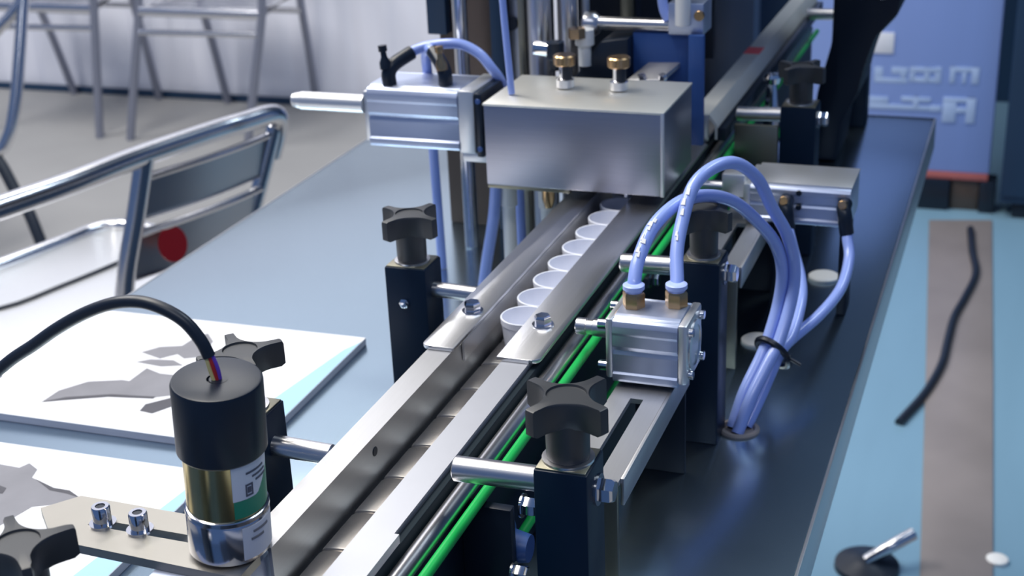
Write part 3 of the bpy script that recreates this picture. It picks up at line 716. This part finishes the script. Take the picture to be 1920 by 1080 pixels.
# ------------------------------------------------------------------ chairs
def tubes(name, root, pts, r=9.5, mt='chair_alu', n=14, sub=6):
    return obj(name, MB().tube(pts, r, n, sub), M[mt], root)

# near chair, its back towards the table
nc = thing('bistro_chair', 'polished aluminium slatted chair with a red round sticker, backed up to the table', 'chair', (-1120, 1380, FL), 'aluminium bistro chairs')
tubes('top_rail', nc, [(-905, 1530, -80), (-893, 1532, -45), (-888, 1519, -22), (-905, 1470, -20), (-921, 1427, -20), (-951, 1320, -20), (-971, 1211, -20), (-992, 1130, -20), (-1020, 1040, -22), (-1060, 960, -40)], 13)
tubes('back_post', nc, [(-893, 1526, -40), (-915, 1515, -110), (-940, 1500, -190), (-960, 1490, -265)], 10.5)
tubes('back_post', nc, [(-949, 1322, -22), (-965, 1312, -90), (-985, 1300, -170), (-1000, 1292, -265)], 11.5)
def slat(nm, za, zb, root=nc):
    mb = MB(); pts = []
    n = 10; v = []; f = []
    for i in range(n + 1):
        s = i / n
        y = 1316 + (1514 - 1316) * s; bow = 9 * math.sin(PI * s)
        for (z, dx) in ((za, 0), (za + 3, -3), (zb - 3, -3), (zb, 0)):
            x = -949 - (22 + z) * -0.2 * 1.0 - 0 + (60 * s) + bow
            x = -956 + (z + 40) * 0.22 + 62 * s + bow + dx
            v.append((x, y, z)); v.append((x - 4, y, z))
    for i in range(n):
        for k in range(3):
            b = i * 8 + k * 2; c = b + 8
            f += [(b, b + 2, c + 2, c), (b + 1, c + 1, c + 3, b + 3)]
        b = i * 8; c = b + 8
        f += [(b, c, c + 1, b + 1), (b + 6, b + 7, c + 7, c + 6)]
    f += [(0, 1, 3, 2), (2, 3, 5, 4), (4, 5, 7, 6)]
    e = n * 8
    f += [(e, e + 2, e + 3, e + 1), (e + 2, e + 4, e + 5, e + 3), (e + 4, e + 6, e + 7, e + 5)]
    sl = obj(nm, mb.add(v, f), M['chair_slat'], root)
    return sl
s1 = slat('back_slat', -48, -100)
s2 = slat('back_slat', -118, -178)
obj('slat_edge', MB().tube([(-952, 1318, -48), (-930, 1380, -48), (-908, 1450, -48), (-896, 1514, -48)], 4.0, 8, 4), M['chair_alu'], s1)
obj('slat_edge', MB().tube([(-968, 1318, -118), (-946, 1380, -118), (-924, 1450, -118), (-912, 1514, -118)], 4.5, 8, 4), M['chair_alu'], s2)
obj('round_sticker', MB().lathe((-949, 1352, -140), (-945, 1351, -139), [(0, 22), (1.2, 22)], 28), M['red'], s2, label='dark red round sticker')
sf = MB().prism([(-1300, 1160, -254), (-1010, 1190, -254), (-980, 1300, -254), (-985, 1600, -254), (-1180, 1655, -254), (-1260, 1640, -254), (-1300, 1590, -254), (-1330, 1480, -254)], (0, 0, 4), 1)
obj('seat', sf, M['alu_light'], nc)
tubes('seat_frame', nc, [(-1400, 1240, -250), (-1352, 1380, -250), (-1319, 1470, -248), (-1290, 1574, -248), (-1275, 1630, -248), (-1240, 1655, -248), (-1150, 1640, -250), (-1000, 1580, -252), (-985, 1450, -252), (-990, 1300, -252), (-1010, 1200, -252), (-1180, 1160, -252), (-1390, 1200, -252)], 10)
obj('seat_groove', MB().tube([(-1300, 1290, -250), (-1217, 1341, -249.4), (-1185, 1430, -249.4), (-1159, 1530, -249.4), (-1150, 1610, -249.4)], 4, 8, 4), M['black'], nc)
for (x, y) in ((-1370, 1260), (-1270, 1630), (-1000, 1590), (-1010, 1205)):
    tubes('leg', nc, [(x, y, -255), (x * 1.005, y, -480), (x * 1.01, y, FL)], 10)
tubes('arm_tube', nc, [(-1182, 1298, -285), (-1150, 1282, -285), (-1110, 1267, -285), (-1060, 1240, -285)], 10)

CB = ((-2485, -2090), (-2400, -2002), (-2412, -2091), (-2408, -2058))
CA = ((-2997, -2592), (-2950, -2553), (-3000, -2670), (-3025, -2650))
def back_chair(label, x, FF, FT, RF, RT):
    """chair by the wall; FF/FT front leg foot and top x, RF/RT rear leg foot and top x"""
    b = thing('bistro_chair', label, 'chair', (x, 3600, FL), 'aluminium bistro chairs')
    for k in (0, 1):
        tubes('leg', b, [(FF[k], 3405, FL), ((FF[k] + FT[k]) / 2, 3412, -500), (FT[k], 3420, -300), (FT[k] + 8, 3424, -130), (FT[k] + 8, 3455, -60), (FT[k] + 8, 3530, -48)], 12.5, 'dull_alu')
        tubes('leg', b, [(RF[k], 3845, FL), ((RF[k] + RT[k]) / 2, 3795, -500), (RT[k], 3740, -300), (RT[k] - 5, 3760, -100), (RT[k] - 5, 3800, 60)], 12.5, 'dull_alu')
        tubes('arm_tube', b, [(FT[k] + 8, 3525, -48), (FT[k] + 4, 3640, -46), (RT[k] - 5, 3775, -40)], 12, 'dull_alu')
    L, Rr = FT
    tubes('seat_frame', b, [(L + 5, 3418, -318), (Rr - 5, 3418, -318), (RT[1], 3740, -312), (RT[0], 3740, -312), (L + 5, 3418, -318)], 14, sub=1)
    for k in range(6):
        y = 3440 + k * 52
        obj('seat_slat', MB().box(L + 14, Rr - 14 - k * 12, y, y + 38, -309, -304, 1.5), M['chair_alu'], b)
    tubes('stretcher', b, [(L - 8, 3414, -378), (Rr - 8, 3414, -372)], 9, sub=2)
    tubes('stretcher', b, [(RT[0], 3744, -372), (RT[1], 3744, -372)], 9, sub=2)
    tubes('top_rail', b, [(RT[0] - 5, 3790, 40), (RT[0] + 40, 3815, 62), (RT[1] - 40, 3815, 62), (RT[1] - 5, 3790, 40)], 12)
    obj('back_slat', MB().box(RT[0], RT[1], 3790, 3796, -20, 30, 1.5), M['chair_slat'], b)
    obj('back_slat', MB().box(RT[0], RT[1], 3776, 3782, -110, -60, 1.5), M['chair_slat'], b)
    return b
back_chair('aluminium chair against the white wall, right one of the two', -2262, CB[0], CB[1], CB[2], CB[3])
back_chair('aluminium chair against the white wall, left one of the two', -2790, CA[0], CA[1], CA[2], CA[3])

cc = thing('bistro_chair', 'aluminium chair mostly cut off by the left edge, between wall and table', 'chair', (-2150, 2350, FL), 'aluminium bistro chairs')
tubes('arm_tube', cc, [(-2300, 2180, -250), (-2100, 2260, -215), (-2028, 2318, -161), (-1991, 2349, -123), (-1968, 2368, -98), (-1951, 2388, -66), (-1950.6, 2412, -14), (-1960, 2430, 30), (-2100, 2460, 60)], 12.5)
tubes('front_leg', cc, [(-1951, 2394, -54), (-1950.7, 2377, -94), (-1947.7, 2338, -185), (-1946.8, 2299, -275), (-1955, 2269, -335), (-1982, 2246, -364), (-2100, 2200, -385)], 12.5)
tubes('leg', cc, [(-2090, 2210, -352), (-1998, 2244, -354), (-1965, 2245, -380), (-1928, 2234, -437), (-1905, 2230, -468), (-1873, 2215, -530), (-1800, 2180, FL)], 12.5, 'rubber')
obj('seat', MB().box(-2760, -2330, 2180, 2600, -300, -290, 3), M['chair_slat'], cc)
for (x, y) in ((-2740, 2200), (-2740, 2580), (-2350, 2580)):
    tubes('leg', cc, [(x, y, -295), (x, y, FL)], 12, sub=2)

# ------------------------------------------------------------------ right background
bn = thing('display_board', 'tall light blue board with pale faded lettering beside the dark cabinet', 'board', (-225, 3310, FL))
BY = 3300
bd = obj('panel', MB().box(-520, -66, BY, BY + 40, -606, 500, 4), M['banner'], bn)
obj('red_strip', MB().box(-520, -68, BY - 3, BY + 41, -622, -606, 1), M['banner_red'], bn)
obj('base', MB().box(-500, -150, BY - 10, BY + 60, FL, -622, 4), M['black'], bn)
obj('base', MB().box(-150, -84, BY + 5, BY + 60, FL, -622, 4), M['brown'], bn)
obj('base', MB().box(-84, -48, BY - 10, BY + 60, FL, -622, 4), M['black'], bn)
NLET = [0]
def letter(x0, x1, z0, z1, nm='lettering', mt='banner_pale'):
    NLET[0] += 1
    obj(nm, MB().box(x0, x1, BY - 0.5 - 0.12 * NLET[0], BY + 0.5, z0, z1, 0.4), M[mt], bd)
for r in ((-337, -318, -400, -363), (-333, -262, -400, -388), (-299, -262, -378, -362), (-278, -266, -388, -362), (-258, -190, -396, -384), (-258, -246, -396, -360), (-226, -214, -396, -360), (-202, -188, -396, -358), (-258, -190, -372, -360),
          (-170, -106, -368, -356), (-170, -158, -394, -356), (-122, -106, -394, -356), (-142, -134, -394, -368), (-345, -302, -450, -433), (-345, -207, -462, -450), (-273, -207, -442, -430), (-246, -234, -460, -430), (-207, -183, -462, -448),
          (-180, -107, -438, -427), (-180, -150, -486, -438), (-128, -108, -486, -427), (-150, -128, -462, -450)):
    letter(*r)
letter(-350, -297, -331, -283, 'white_sticker', 'sticker')

dc = thing('dark_cabinet', 'dark navy cabinet at the right edge behind the light blue board', 'cabinet', (260, 3450, FL))
obj('body', MB().box(-38, 620, 3260, 3750, FL + 40, 700, 5), M['navy'], dc)
obj('door', MB().box(-36, 610, 3252, 3260, FL + 60, 690, 2), M['navy'], dc)
obj('plinth', MB().box(-10, 600, 3275, 3740, FL, FL + 40, 2), M['black'], dc)
rn = obj('floor_reflection_strip', MB().prism([(-186, 3205, FL + 3), (-49, 3237, FL + 3), (-11, 2420, FL + 3), (20, 1700, FL + 3), (-75, 1700, FL + 3), (-125, 2392, FL + 3)], (0, 0, 4), 1), M['beige'], org=(-90, 2500, FL))  # beige sheet painting a bright reflection onto the floor
tag(rn, 'beige strip painted as a reflection on the floor in front of the light blue board', 'painted reflection')
fc = obj('floor_cable', MB().tube([(-92, 3150, FL + 12), (-80, 3010, FL + 11), (-66, 2880, FL + 11), (-80, 2740, FL + 11), (-93, 2640, FL + 11), (-97, 2520, FL + 11), (-100, 2420, FL + 11), (-118, 2300, FL + 9), (-150, 2180, FL + 8)], 8, 10, 6), M['rubber'], org=(-90, 2700, FL))
tag(fc, 'dark cable lying across the beige floor strip', 'cable')
wd = obj('floor_disc', MB().lathe((21, 1806, FL + 3), (21, 1806, FL + 12), [(0, 15), (5, 15), (7, 12)], 28), M['white'], org=(21, 1806, FL))
tag(wd, 'small white disc on the floor at the lower right corner', 'disc')
so = thing('stool_base', 'dark stool base with a slanting chrome tube on the floor at the bottom edge', 'stool', (-120, 1745, FL))
obj('foot_disc', MB().lathe((-150, 1740, FL + 3), (-150, 1740, FL + 20), [(0, 45), (8, 44), (14, 20), (17, 12)], 28), M['black'], so)
obj('tube', MB().tube([(-150, 1735, FL + 18), (-120, 1745, FL + 40), (-92, 1768, FL + 52)], 9, 12, 5), M['chair_alu'], so)
